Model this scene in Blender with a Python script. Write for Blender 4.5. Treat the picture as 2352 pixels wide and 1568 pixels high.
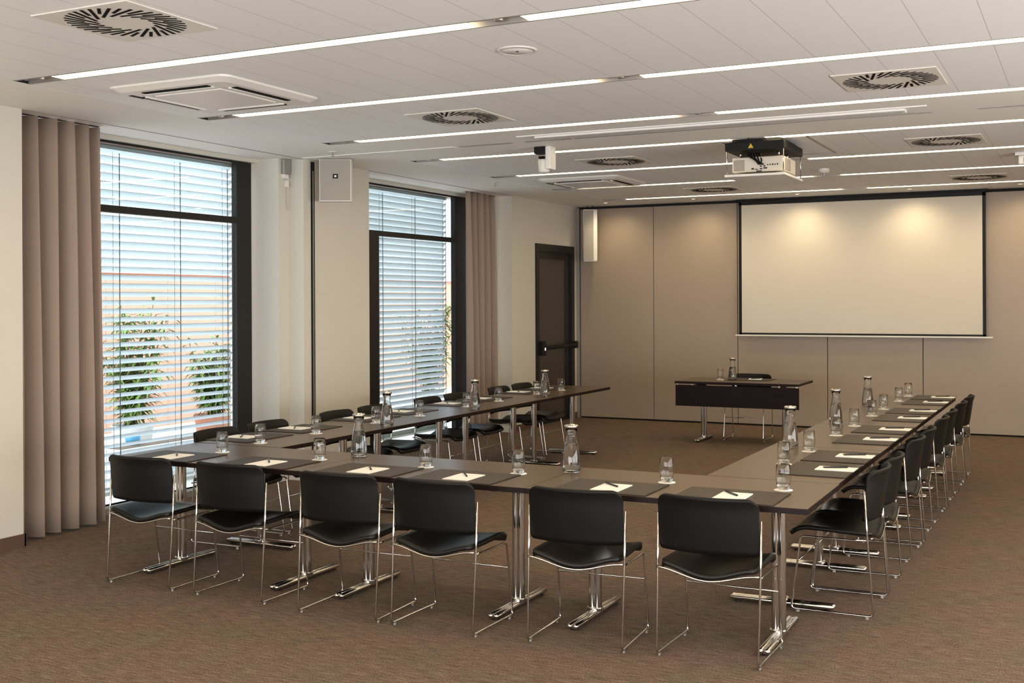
import bpy, bmesh, math, random
from mathutils import Vector, Matrix
from math import sin, cos, pi, sqrt, radians

random.seed(7)
for _o in list(bpy.data.objects):
    bpy.data.objects.remove(_o, do_unlink=True)
SC = bpy.context.scene
COL = SC.collection

# ------------------------------------------------------------------ camera
FPX, CYPX, YAW, ROLL, EYE = 2640.0, 691.2, 0.4662, -0.0045, 1.667
cd = bpy.data.cameras.new('camera')
cd.sensor_width = 36.0
cd.sensor_fit = 'HORIZONTAL'
cd.lens = FPX / 2352 * 36.0
cd.shift_y = -(784 - CYPX) / 2352
cd.clip_start = 0.05
cd.clip_end = 200
cam = bpy.data.objects.new('camera', cd)
COL.objects.link(cam)
cam.matrix_world = (Matrix.Translation((0, 0, EYE)) @ Matrix.Rotation(YAW, 4, 'Z')
                    @ Matrix.Rotation(pi / 2, 4, 'X') @ Matrix.Rotation(ROLL, 4, 'Z'))
SC.camera = cam

# ------------------------------------------------------------------ world, exposure
SC.view_settings.view_transform = 'Standard'
SC.view_settings.look = 'None'
SC.view_settings.gamma = 1.0
SC.view_settings.use_curve_mapping = False
SC.view_settings.exposure = 0.08
SC.cycles.use_denoising = True
SC.cycles.max_bounces = 8
SC.cycles.diffuse_bounces = 4
SC.cycles.glossy_bounces = 5
SC.cycles.transmission_bounces = 8
SC.cycles.transparent_max_bounces = 16
SC.cycles.sample_clamp_indirect = 6.0
SC.cycles.caustics_reflective = False

W = bpy.data.worlds.new('world')
SC.world = W
W.use_nodes = True
wn = W.node_tree
wn.nodes.clear()
_out = wn.nodes.new('ShaderNodeOutputWorld')
_bg = wn.nodes.new('ShaderNodeBackground')
_sky = wn.nodes.new('ShaderNodeTexSky')
_sky.sky_type = 'NISHITA'
_sky.sun_disc = False
_sky.sun_elevation = radians(52)
_sky.sun_rotation = radians(100)
_sky.air_density = 1.2
_sky.dust_density = 2.0
_mixc = wn.nodes.new('ShaderNodeMixRGB')
_mixc.inputs[0].default_value = 0.45
_mixc.inputs[2].default_value = (8.0, 8.4, 8.8, 1)
wn.links.new(_sky.outputs[0], _mixc.inputs[1])
wn.links.new(_mixc.outputs[0], _bg.inputs[0])
_bg.inputs[1].default_value = 0.95
wn.links.new(_bg.outputs[0], _out.inputs[0])

# sun: high behind the building, lights only the terrace, the shrubs and the facade opposite
sd = bpy.data.lights.new('sun', 'SUN')
sd.energy = 3.0
sd.angle = radians(1.0)
sd.color = (1.0, 0.95, 0.86)
sun = bpy.data.objects.new('sun', sd)
COL.objects.link(sun)
sun.location = (6, 8, 14)
sun.rotation_euler = Vector((0.62, -0.25, 1.0)).to_track_quat('Z', 'Y').to_euler()

# soft fill lights added out of view to brighten ceiling and room
def area(name, loc, d, sx, sy, e, col):
    a_ = bpy.data.lights.new(name, 'AREA')
    a_.shape = 'RECTANGLE'
    a_.size = sx
    a_.size_y = sy
    a_.energy = e
    a_.color = col
    o_ = bpy.data.objects.new(name, a_)
    COL.objects.link(o_)
    o_.location = loc
    o_.rotation_euler = (-Vector(d)).to_track_quat('Z', 'Y').to_euler()
    o_.rotation_mode = 'QUATERNION'
    zz = (-Vector(d)).normalized()
    yy = Vector((0, 0, 1)) - zz * zz.z
    yy.normalize()
    xx = yy.cross(zz)
    o_.rotation_quaternion = Matrix((xx, yy, zz)).transposed().to_quaternion()


area('rear_fill', (-1.5, -3.94, 1.5), (0, 1, 0.35), 9.0, 2.5, 900, (0.93, 0.96, 1.0))  # added fill behind the camera, stands in for assumed glazing
area('side_fill', (4.14, 2.5, 1.5), (-1, 0, 0.35), 12.0, 2.5, 900, (0.97, 0.97, 0.97))  # added fill along the unseen right wall, its windows are assumed

STRIP_Y = [0.07, 1.67, 3.27, 4.87, 6.46, 7.97, 9.37, 10.98, 12.56, 14.20]
STRIP_POWER = 13.0
SPOT_POWER = 24.0
CEIL = 3.0
XW, XG = -6.55, -7.0            # left wall face, window plane
XR, YB, YF = 4.2, -4.0, 15.12   # right wall, rear wall, far wall
TT = 0.72                       # table top height


# ------------------------------------------------------------------ materials
def newmat(name):
    m = bpy.data.materials.new(name)
    m.use_nodes = True
    nt = m.node_tree
    return m, nt, nt.nodes['Principled BSDF']


def mat(name, col, rough=0.5, metal=0.0, var=0.0, vscale=8.0, bump=0.0, bscale=200.0,
        spec=0.5, coat=0.0, stretch=(1, 1, 1)):
    m, nt, b = newmat(name)
    b.inputs['Base Color'].default_value = (*col, 1)
    b.inputs['Roughness'].default_value = rough
    b.inputs['Metallic'].default_value = metal
    b.inputs['Specular IOR Level'].default_value = spec
    b.inputs['Coat Weight'].default_value = coat
    tc = nt.nodes.new('ShaderNodeTexCoord')
    mp = nt.nodes.new('ShaderNodeMapping')
    mp.inputs['Scale'].default_value = stretch
    nt.links.new(tc.outputs['Object'], mp.inputs[0])
    if var > 0:
        n = nt.nodes.new('ShaderNodeTexNoise')
        n.inputs['Scale'].default_value = vscale
        n.inputs['Detail'].default_value = 5
        nt.links.new(mp.outputs[0], n.inputs['Vector'])
        r = nt.nodes.new('ShaderNodeMixRGB')
        r.inputs[1].default_value = (*[max(0, c * (1 - var)) for c in col], 1)
        r.inputs[2].default_value = (*[min(1, c * (1 + var)) for c in col], 1)
        nt.links.new(n.outputs['Fac'], r.inputs[0])
        nt.links.new(r.outputs[0], b.inputs['Base Color'])
    if bump > 0:
        n2 = nt.nodes.new('ShaderNodeTexNoise')
        n2.inputs['Scale'].default_value = bscale
        nt.links.new(mp.outputs[0], n2.inputs['Vector'])
        bp = nt.nodes.new('ShaderNodeBump')
        bp.inputs['Strength'].default_value = bump
        bp.inputs['Distance'].default_value = 0.002
        nt.links.new(n2.outputs['Fac'], bp.inputs['Height'])
        nt.links.new(bp.outputs[0], b.inputs['Normal'])
    return m


def emat(name, col, s):
    m, nt, b = newmat(name)
    b.inputs['Base Color'].default_value = (*col, 1)
    b.inputs['Emission Color'].default_value = (*col, 1)
    b.inputs['Emission Strength'].default_value = s
    return m


M = {}
M['wall'] = mat('cream_plaster', (0.60, 0.565, 0.49), 0.75, var=0.015, vscale=3)
M['white'] = mat('white_paint', (0.80, 0.785, 0.75), 0.6, var=0.01)
M['soffit'] = mat('soffit_paint', (0.86, 0.835, 0.775), 0.7, var=0.015, vscale=2)
M['partition'] = mat('partition_laminate', (0.335, 0.265, 0.20), 0.42, var=0.03, vscale=2.5)
M['skirt'] = mat('brown_skirting', (0.10, 0.055, 0.04), 0.55, var=0.1)
M['dark'] = mat('dark_bronze', (0.009, 0.0075, 0.007), 0.42, var=0.15, spec=0.35)
M['black'] = mat('black_paint', (0.005, 0.005, 0.005), 0.55, var=0.1, spec=0.25)
M['gap'] = mat('dark_gap', (0.01, 0.009, 0.008), 0.9, var=0.1)
M['chrome'] = mat('chrome', (0.56, 0.53, 0.49), 0.14, metal=1.0, var=0.02)
M['steel'] = mat('brushed_steel', (0.55, 0.53, 0.50), 0.33, metal=1.0, var=0.06, vscale=60, stretch=(1, 20, 1))
M['alu'] = mat('grey_aluminium', (0.36, 0.34, 0.32), 0.45, metal=0.7, var=0.05)
M['shell'] = mat('black_leather', (0.004, 0.0035, 0.003), 0.36, var=0.15, bump=0.12, bscale=350, spec=0.32)
M['backshell'] = mat('black_satin_back', (0.004, 0.0035, 0.003), 0.48, var=0.12, bump=0.06, bscale=400, spec=0.2)
M['pad'] = mat('brown_leather_pad', (0.038, 0.025, 0.015), 0.5, var=0.08, bump=0.2, bscale=420, spec=0.35)
M['pad_edge'] = mat('dark_pad_edge', (0.02, 0.012, 0.009), 0.6, var=0.1)
M['paper'] = mat('white_paper', (0.88, 0.86, 0.81), 0.8, var=0.015)
M['card'] = mat('white_coaster', (0.90, 0.87, 0.80), 0.8, var=0.02)
M['pen'] = mat('black_pen', (0.008, 0.008, 0.008), 0.3, var=0.1)
M['curtain'] = mat('taupe_curtain', (0.29, 0.215, 0.17), 0.85, var=0.06, vscale=3, bump=0.15, bscale=500)
M['slat'] = mat('aluminium_slat', (0.80, 0.84, 0.86), 0.42, var=0.03)
M['cord'] = mat('grey_cord', (0.18, 0.19, 0.2), 0.7, var=0.1)
M['plast'] = mat('white_plastic', (0.74, 0.71, 0.66), 0.42, var=0.02)
M['plast2'] = mat('cream_plastic', (0.62, 0.56, 0.47), 0.5, var=0.03)
M['grille'] = mat('speaker_grille', (0.33, 0.295, 0.25), 0.6, var=0.05, bump=0.3, bscale=600)
M['diffplate'] = mat('diffuser_plate', (0.72, 0.68, 0.61), 0.5, var=0.02)
M['terrace'] = mat('terrace_paving', (0.55, 0.54, 0.50), 0.85, var=0.15, vscale=4)
M['pink'] = mat('terracotta_render', (0.47, 0.20, 0.14), 0.85, var=0.08, vscale=2)
M['bluewall'] = mat('blue_grey_render', (0.42, 0.50, 0.58), 0.8, var=0.08, vscale=1)
M['leaf'] = mat('green_leaf', (0.11, 0.17, 0.035), 0.5, var=0.5, vscale=9)
M['bark'] = mat('brown_bark', (0.12, 0.075, 0.045), 0.85, var=0.3)
M['pot'] = mat('grey_planter', (0.62, 0.62, 0.60), 0.6, var=0.06)
M['clay'] = mat('clay_pot', (0.50, 0.22, 0.14), 0.7, var=0.1)
M['blue'] = mat('blue_bucket', (0.10, 0.38, 0.62), 0.5, var=0.05)
M['ac_dark'] = mat('vent_dark', (0.006, 0.005, 0.004), 0.8, var=0.2, spec=0.1)
M['screen'] = mat('projection_screen', (0.62, 0.565, 0.475), 0.6, var=0.006)
M['bezel'] = mat('black_border', (0.005, 0.0045, 0.004), 0.5, var=0.1, spec=0.25)
M['strip'] = emat('light_strip', (1.0, 0.80, 0.51), STRIP_POWER)
M['lens'] = mat('projector_lens', (0.01, 0.012, 0.02), 0.08, var=0.05)
M['yellow'] = mat('warning_yellow', (0.6, 0.38, 0.03), 0.5, var=0.05)
M['doorpanel'] = mat('door_panel', (0.045, 0.036, 0.026), 0.35, var=0.06, vscale=2)

# table laminate: dark wenge
m, nt, b = newmat('wenge_laminate')
tc = nt.nodes.new('ShaderNodeTexCoord')
mp = nt.nodes.new('ShaderNodeMapping')
mp.inputs['Scale'].default_value = (2, 50, 10)
nz = nt.nodes.new('ShaderNodeTexNoise')
nz.inputs['Scale'].default_value = 3.0
nz.inputs['Detail'].default_value = 6
cr = nt.nodes.new('ShaderNodeMixRGB')
cr.inputs[1].default_value = (0.075, 0.044, 0.019, 1)
cr.inputs[2].default_value = (0.105, 0.063, 0.029, 1)
nt.links.new(tc.outputs['Object'], mp.inputs[0])
nt.links.new(mp.outputs[0], nz.inputs['Vector'])
nt.links.new(nz.outputs['Fac'], cr.inputs[0])
nt.links.new(cr.outputs[0], b.inputs['Base Color'])
b.inputs['Roughness'].default_value = 0.30
M['wenge'] = m
M['wenge_edge'] = mat('wenge_edge', (0.010, 0.0045, 0.004), 0.5, var=0.15, vscale=20, spec=0.16)

# carpet: brown loops with streaks running across the room
m, nt, b = newmat('brown_carpet')
tc = nt.nodes.new('ShaderNodeTexCoord')


def cnoise(scale, st, det=4, rough=0.6):
    mp = nt.nodes.new('ShaderNodeMapping')
    mp.inputs['Scale'].default_value = st
    n = nt.nodes.new('ShaderNodeTexNoise')
    n.inputs['Scale'].default_value = scale
    n.inputs['Detail'].default_value = det
    n.inputs['Roughness'].default_value = rough
    nt.links.new(tc.outputs['Object'], mp.inputs[0])
    nt.links.new(mp.outputs[0], n.inputs['Vector'])
    return n


n1 = cnoise(9, (1.0, 10, 1), 6, 0.8)
n2 = cnoise(130, (1, 1.6, 1), 2)
n3 = cnoise(3.0, (1, 1, 1), 4)
rp = nt.nodes.new('ShaderNodeValToRGB')
rp.color_ramp.elements[0].position = 0.42
rp.color_ramp.elements[0].color = (0.064, 0.043, 0.032, 1)
rp.color_ramp.elements[1].position = 0.60
rp.color_ramp.elements[1].color = (0.252, 0.192, 0.146, 1)
ad = nt.nodes.new('ShaderNodeMixRGB')
ad.blend_type = 'MIX'
ad.inputs[0].default_value = 0.45
nt.links.new(n1.outputs['Fac'], ad.inputs[1])
nt.links.new(n2.outputs['Fac'], ad.inputs[2])
nt.links.new(ad.outputs[0], rp.inputs[0])
mx = nt.nodes.new('ShaderNodeMixRGB')
mx.blend_type = 'MULTIPLY'
mx.inputs[0].default_value = 1.0
r3 = nt.nodes.new('ShaderNodeValToRGB')
r3.color_ramp.elements[0].position = 0.3
r3.color_ramp.elements[0].color = (0.88, 0.95, 0.86, 1)
r3.color_ramp.elements[1].position = 0.7
r3.color_ramp.elements[1].color = (1.12, 0.95, 0.96, 1)
nt.links.new(n3.outputs['Fac'], r3.inputs[0])
nt.links.new(rp.outputs[0], mx.inputs[1])
nt.links.new(r3.outputs[0], mx.inputs[2])
nt.links.new(mx.outputs[0], b.inputs['Base Color'])
b.inputs['Roughness'].default_value = 0.95
b.inputs['Specular IOR Level'].default_value = 0.15
bp = nt.nodes.new('ShaderNodeBump')
bp.inputs['Strength'].default_value = 0.5
bp.inputs['Distance'].default_value = 0.004
nt.links.new(ad.outputs[0], bp.inputs['Height'])
nt.links.new(bp.outputs[0], b.inputs['Normal'])
M['carpet'] = m

# ceiling planks: thin seams every 0.3 m
m, nt, b = newmat('ceiling_planks')
tc = nt.nodes.new('ShaderNodeTexCoord')
sx = nt.nodes.new('ShaderNodeSeparateXYZ')
nt.links.new(tc.outputs['Object'], sx.inputs[0])


def mth(op, a, c=None, v=None):
    n = nt.nodes.new('ShaderNodeMath')
    n.operation = op
    nt.links.new(a, n.inputs[0])
    if v is not None:
        n.inputs[1].default_value = v
    if c is not None:
        nt.links.new(c, n.inputs[1])
    return n.outputs[0]


a1 = mth('ADD', sx.outputs[0], v=30.45)
a2 = mth('MODULO', a1, v=0.3)
l1 = mth('LESS_THAN', a2, v=0.0035)
g1 = mth('GREATER_THAN', sx.outputs[0], v=-5.7)
l2 = mth('MULTIPLY', l1, g1)
mx = nt.nodes.new('ShaderNodeMixRGB')
nt.links.new(l2, mx.inputs[0])
mx.inputs[1].default_value = (0.86, 0.85, 0.83, 1)
mx.inputs[2].default_value = (0.50, 0.485, 0.46, 1)
nt.links.new(mx.outputs[0], b.inputs['Base Color'])
b.inputs['Roughness'].default_value = 0.55
M['planks'] = m

# glass
m, nt, b = newmat('drinking_glass')
b.inputs['Base Color'].default_value = (0.97, 0.98, 0.98, 1)
b.inputs['Transmission Weight'].default_value = 1.0
b.inputs['Roughness'].default_value = 0.0
b.inputs['IOR'].default_value = 1.33
M['glass'] = m
m, nt, b = newmat('water')
b.inputs['Base Color'].default_value = (0.98, 0.99, 0.99, 1)
b.inputs['Transmission Weight'].default_value = 1.0
b.inputs['Roughness'].default_value = 0.0
b.inputs['IOR'].default_value = 1.2
M['water'] = m
m, nt, b = newmat('window_glass')
nt.nodes.remove(b)
tr = nt.nodes.new('ShaderNodeBsdfTransparent')
tr.inputs[0].default_value = (0.90, 0.95, 0.95, 1)
gl = nt.nodes.new('ShaderNodeBsdfGlossy')
gl.inputs['Roughness'].default_value = 0.02
lw = nt.nodes.new('ShaderNodeLayerWeight')
lw.inputs[0].default_value = 0.5
pw = nt.nodes.new('ShaderNodeMath')
pw.operation = 'POWER'
pw.inputs[1].default_value = 4.0
nt.links.new(lw.outputs['Facing'], pw.inputs[0])
fr = nt.nodes.new('ShaderNodeMath')
fr.operation = 'MULTIPLY_ADD'
fr.inputs[1].default_value = 0.35
fr.inputs[2].default_value = 0.04
nt.links.new(pw.outputs[0], fr.inputs[0])
ms = nt.nodes.new('ShaderNodeMixShader')
nt.links.new(fr.outputs[0], ms.inputs[0])
nt.links.new(tr.outputs[0], ms.inputs[1])
nt.links.new(gl.outputs[0], ms.inputs[2])
nt.links.new(ms.outputs[0], nt.nodes['Material Output'].inputs[0])
M['pane'] = m


# ------------------------------------------------------------------ mesh helpers
class MB:
    def __init__(self):
        self.v = []
        self.f = []
        self.sm = []
        self.mi = []
        self.cur = 0

    def add(self, vs, fs, smooth=False):
        o = len(self.v)
        self.v += [tuple(p) for p in vs]
        for f in fs:
            self.f.append([i + o for i in f])
            self.sm.append(smooth)
            self.mi.append(self.cur)
        return self

    def box(self, x0, x1, y0, y1, z0, z1):
        vs = [(x, y, z) for z in (z0, z1) for y in (y0, y1) for x in (x0, x1)]
        fs = [(0, 2, 3, 1), (4, 5, 7, 6), (0, 1, 5, 4), (2, 6, 7, 3), (0, 4, 6, 2), (1, 3, 7, 5)]
        return self.add(vs, fs)

    def bbox(self, x0, x1, y0, y1, z0, z1, r=0.004):
        """box with chamfered edges"""
        bm = bmesh.new()
        bmesh.ops.create_cube(bm, size=1.0)
        for v in bm.verts:
            v.co = Vector(((x0 + x1) / 2 + v.co.x * (x1 - x0), (y0 + y1) / 2 + v.co.y * (y1 - y0),
                           (z0 + z1) / 2 + v.co.z * (z1 - z0)))
        bmesh.ops.bevel(bm, geom=bm.edges[:], offset=r, segments=2, affect='EDGES', profile=0.6)
        self.frombm(bm)
        return self

    def frombm(self, bm, smooth=False):
        bm.verts.index_update()
        self.add([v.co[:] for v in bm.verts], [[v.index for v in f.verts] for f in bm.faces], smooth)
        bm.free()

    def tube(self, pts, r, n=8, closed=False, caps=True):
        pts = [Vector(p) for p in pts]
        m = len(pts)
        rings = []
        up = None
        for i in range(m):
            if closed:
                t = (pts[(i + 1) % m] - pts[i - 1]).normalized()
            else:
                t = (pts[min(i + 1, m - 1)] - pts[max(i - 1, 0)]).normalized()
            if up is None:
                up = Vector((0, 0, 1)) if abs(t.z) < 0.9 else Vector((1, 0, 0))
            s = t.cross(up)
            if s.length < 1e-6:
                s = t.orthogonal()
            s.normalize()
            up = s.cross(t).normalized()
            rr = r[i] if isinstance(r, (list, tuple)) else r
            rings.append([pts[i] + (s * cos(2 * pi * k / n) + up * sin(2 * pi * k / n)) * rr for k in range(n)])
        vs = [p for ring in rings for p in ring]
        fs = []
        rng = m if closed else m - 1
        for i in range(rng):
            j = (i + 1) % m
            for k in range(n):
                l = (k + 1) % n
                fs.append((i * n + k, i * n + l, j * n + l, j * n + k))
        if caps and not closed:
            fs.append(tuple(range(n))[::-1])
            fs.append(tuple((m - 1) * n + k for k in range(n)))
        return self.add(vs, fs, True)

    def cyl(self, c, r, z0, z1, n=24, sy=1.0, smooth=True):
        vs = []
        for z in (z0, z1):
            for k in range(n):
                a = 2 * pi * k / n
                vs.append((c[0] + r * cos(a), c[1] + r * sy * sin(a), z))
        self.add(vs, [(k, (k + 1) % n, n + (k + 1) % n, n + k) for k in range(n)], smooth)
        self.add(vs, [tuple(range(n))[::-1], tuple(range(n, 2 * n))])
        return self

    def lathe(self, prof, n=32, c=(0, 0), close=False):
        """prof: list of (r, z)"""
        vs, fs = [], []
        idx = []
        for (r, z) in prof:
            if r < 1e-6:
                idx.append([len(vs)] * n)
                vs.append((c[0], c[1], z))
            else:
                idx.append(list(range(len(vs), len(vs) + n)))
                for k in range(n):
                    a = 2 * pi * k / n
                    vs.append((c[0] + r * cos(a), c[1] + r * sin(a), z))
        m = len(prof)
        for i in range(m if close else m - 1):
            A, B = idx[i], idx[(i + 1) % m]
            for k in range(n):
                l = (k + 1) % n
                f = []
                for q in (A[k], A[l], B[l], B[k]):
                    if q not in f:
                        f.append(q)
                if len(f) > 2:
                    fs.append(f)
        return self.add(vs, fs, True)

    def sheet(self, fn, nu, nv, th):
        """fn(u,v) in 0..1 -> Vector; gives a closed shell of thickness th"""
        P = [[Vector(fn(i / nu, j / nv)) for j in range(nv + 1)] for i in range(nu + 1)]
        N = [[None] * (nv + 1) for _ in range(nu + 1)]
        for i in range(nu + 1):
            for j in range(nv + 1):
                du = P[min(i + 1, nu)][j] - P[max(i - 1, 0)][j]
                dv = P[i][min(j + 1, nv)] - P[i][max(j - 1, 0)]
                nn = du.cross(dv)
                N[i][j] = nn.normalized() if nn.length > 1e-9 else Vector((0, 0, 1))
        w = nv + 1
        a = [P[i][j] + N[i][j] * th / 2 for i in range(nu + 1) for j in range(nv + 1)]
        b_ = [P[i][j] - N[i][j] * th / 2 for i in range(nu + 1) for j in range(nv + 1)]
        vs = a + b_
        o = len(a)
        fs = []
        for i in range(nu):
            for j in range(nv):
                q = (i * w + j, (i + 1) * w + j, (i + 1) * w + j + 1, i * w + j + 1)
                fs.append(q)
                fs.append(tuple(o + k for k in reversed(q)))
        for i in range(nu):
            fs.append((i * w, o + i * w, o + (i + 1) * w, (i + 1) * w))
            fs.append((i * w + nv, (i + 1) * w + nv, o + (i + 1) * w + nv, o + i * w + nv))
        for j in range(nv):
            fs.append((j, j + 1, o + j + 1, o + j))
            fs.append((nu * w + j, o + nu * w + j, o + nu * w + j + 1, nu * w + j + 1))
        return self.add(vs, fs, True)

    def build(self, name, mats, parent=None, loc=None, rotz=0.0, auto=True):
        me = bpy.data.meshes.new(name)
        me.from_pydata(self.v, [], self.f)
        if not isinstance(mats, (list, tuple)):
            mats = [mats]
        for mm in mats:
            me.materials.append(mm)
        me.polygons.foreach_set('use_smooth', self.sm)
        me.polygons.foreach_set('material_index', self.mi)
        me.update()
        o = bpy.data.objects.new(name, me)
        COL.objects.link(o)
        if parent is not None:
            o.parent = parent
        if loc is not None:
            o.location = loc
        o.rotation_euler.z = rotz
        return o


def fillet(pts, r, seg=5):
    pts = [Vector(p) for p in pts]
    out = [pts[0]]
    for i in range(1, len(pts) - 1):
        a, b_, c = pts[i - 1], pts[i], pts[i + 1]
        d1, d2 = (a - b_), (c - b_)
        rr = min(r, d1.length * 0.45, d2.length * 0.45)
        p, q = b_ + d1.normalized() * rr, b_ + d2.normalized() * rr
        for k in range(seg + 1):
            t = k / seg
            out.append(p * (1 - t) ** 2 + b_ * 2 * t * (1 - t) + q * t * t)
    out.append(pts[-1])
    return out


def thing(name, label, cat, loc=(0, 0, 0), rotz=0.0, group=None):
    o = bpy.data.objects.new(name, None)
    o.empty_display_size = 0.1
    COL.objects.link(o)
    o.location = loc
    o.rotation_euler.z = rotz
    return tag(o, label, cat, group)


def tag(o, label, cat, group=None):
    o['label'] = label
    o['category'] = cat
    if group:
        o['group'] = group
    return o


def struct(o):
    o['kind'] = 'structure'
    return o


def dup(root, loc, rotz, label=None, group=None):
    r = root.copy()
    COL.objects.link(r)
    r.location = loc
    r.rotation_euler = (0, 0, rotz)
    if label:
        r['label'] = label
    if group:
        r['group'] = group
    for ch in list(root.children):
        c = ch.copy()
        COL.objects.link(c)
        c.parent = r
        for g in list(ch.children):
            d = g.copy()
            COL.objects.link(d)
            d.parent = c
    return r


# ------------------------------------------------------------------ room shell
fl = MB().box(-7.06, XR, YB, YF + 0.1, -0.1, 0.0).build('floor', M['carpet'])
struct(fl)

# ceiling: panels between the light channels
c = MB()
edges = [YB] + sum([[y - 0.065, y + 0.065] for y in STRIP_Y], []) + [YF + 0.02]
for i in range(0, len(edges), 2):
    y0, y1 = edges[i], edges[i + 1]
    if abs(y0 - 8.035) < 0.01:      # plain beam bay with the partition track
        c.cur = 1
        c.box(-5.77, XR, y0, y1, CEIL, CEIL + 0.06)
        c.cur = 0
    else:
        c.box(-5.77, XR, y0, y1, CEIL, CEIL + 0.06)
c.cur = 2
for y in STRIP_Y:
    c.box(-5.77, XR, y - 0.065, y + 0.065, CEIL + 0.05, CEIL + 0.06)
c.cur = 1
c.box(-7.06, -5.775, YB, YF + 0.02, CEIL, CEIL + 0.06)
c.cur = 3
c.box(-5.776, -5.769, YB, YF, CEIL + 0.002, CEIL + 0.02)
c.cur = 2
c.box(-6.556, -6.549, 5.54, 8.70, CEIL - 0.004, CEIL)
c.box(-6.556, -6.549, 9.79, 13.02, CEIL - 0.004, CEIL)
struct(c.build('ceiling', [M['planks'], M['soffit'], M['alu'], M['gap']]))

# left wall with the two window recesses
w = MB()
w.box(-7.3, XW, YB, 5.54, 0, CEIL)
w.box(-7.3, -6.72, 8.55, 8.71, 0, CEIL)
w.box(-7.3, XW, 8.70, 9.79, 0, CEIL)
w.box(-7.3, XW, 13.02, 13.70, 0, CEIL)
w.box(-7.3, XW, 13.70, 14.95, 2.43, CEIL)
w.box(-7.3, XW, 14.95, YF + 0.02, 0, CEIL)
w.box(-7.3, -6.72, 12.95, 13.02, 0, CEIL)
w.box(-7.3, -6.95, 5.54, 8.55, 2.965, CEIL + 0.05)
w.box(-7.3, -6.95, 9.79, 13.02, 2.965, CEIL + 0.05)
struct(w.build('wall_left', M['wall']))
w = MB().box(XR, XR + 0.15, YB, YF, 0, CEIL)
for yy in [-3.5 + 1.5 * k for k in range(9)]:
    w.cur = 1
    w.box(XR - 0.10, XR - 0.02, yy - 0.03, yy + 0.03, 0.2, 2.8)
w.box(XR - 0.10, XR - 0.02, -3.5, 8.5, 0.17, 0.23)
w.box(XR - 0.10, XR - 0.02, -3.5, 8.5, 2.77, 2.83)
struct(w.build('wall_right', [M['wall'], M['dark']]))
struct(MB().box(-7.3, XR, YB - 0.15, YB, 0, CEIL).build('wall_rear', M['wall']))

# far wall: operable partition panels
w = MB()
w.box(-6.55, XR, YF + 0.02, YF + 0.12, 0, CEIL)
w.cur = 1
xs = [-6.50, -5.40, -4.215, -3.035, -1.865, -0.69, 0.49, 1.66, 2.84, XR]
for a_, b_ in zip(xs[:-1], xs[1:]):
    w.bbox(a_ + 0.004, b_ - 0.004, YF - 0.03, YF + 0.02, 0.022, 2.965, 0.003)
w.cur = 2
w.box(-6.55, -6.503, YF - 0.06, YF + 0.02, 0.0, 2.985)
w.cur = 0
w.box(-6.5, XR, YF - 0.045, YF + 0.02, 2.967, 2.99)
struct(w.build('wall_far', [M['gap'], M['partition'], M['alu']]))

# skirting boards
s = MB()
s.box(XW, XW + 0.012, YB, 5.55, 0, 0.085)
s.box(XW - 0.18, XW + 0.012, 5.538, 5.552, 0, 0.085)
s.box(XW, XW + 0.012, 8.69, 9.80, 0, 0.085)
s.box(XW, XW + 0.012, 13.01, 13.70, 0, 0.085)
s.box(XW, XW + 0.012, 14.95, YF - 0.065, 0, 0.085)
struct(s.build('baseboard_left', M['skirt']))

# threshold at the windows
s = MB()
s.box(-7.06, -6.90, 5.54, 8.55, 0, 0.05)
s.box(-7.06, -6.90, 9.79, 12.95, 0, 0.05)
struct(s.build('trim_1', M['alu']))


def window(n, y0, y1, jamb0, jamb1, left_leaf):
    root = bpy.data.objects.new('window_%d' % n, None)
    COL.objects.link(root)
    root.location = (XG, (y0 + y1) / 2, 0)
    struct(root)
    yc = (y0 + y1) / 2
    f = MB()
    X0, X1 = -0.06, 0.0
    f.box(X0, X1, y0 - yc, jamb0 - yc, 0.0, 2.965)
    f.box(X0, X1, jamb1 - yc, y1 - yc, 0.0, 2.965)
    f.box(X0, X1, jamb0 - yc, jamb1 - yc, 2.392, 2.45)
    f.box(X0, X1, jamb0 - yc, jamb1 - yc, 0.0, 0.05)
    f.box(X0, X1, jamb0 - yc, jamb1 - yc, 2.945, 2.965)
    if left_leaf:
        f.box(X0, X1, jamb0 - yc, left_leaf - yc, 0.05, 2.392)
    f.build('window_frame', M['dark'], root)
    g = MB()
    g.box(-0.035, -0.030, jamb0 - yc, jamb1 - yc, 2.45, 2.945)
    g.box(-0.035, -0.030, (left_leaf or jamb0) - yc, jamb1 - yc, 0.05, 2.392)
    g.build('window_pane', M['pane'], root)
    return root


window(1, 5.54, 8.50, 5.60, 8.295, None)
window(2, 9.79, 12.66, 9.84, 12.355, 10.655)


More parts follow.
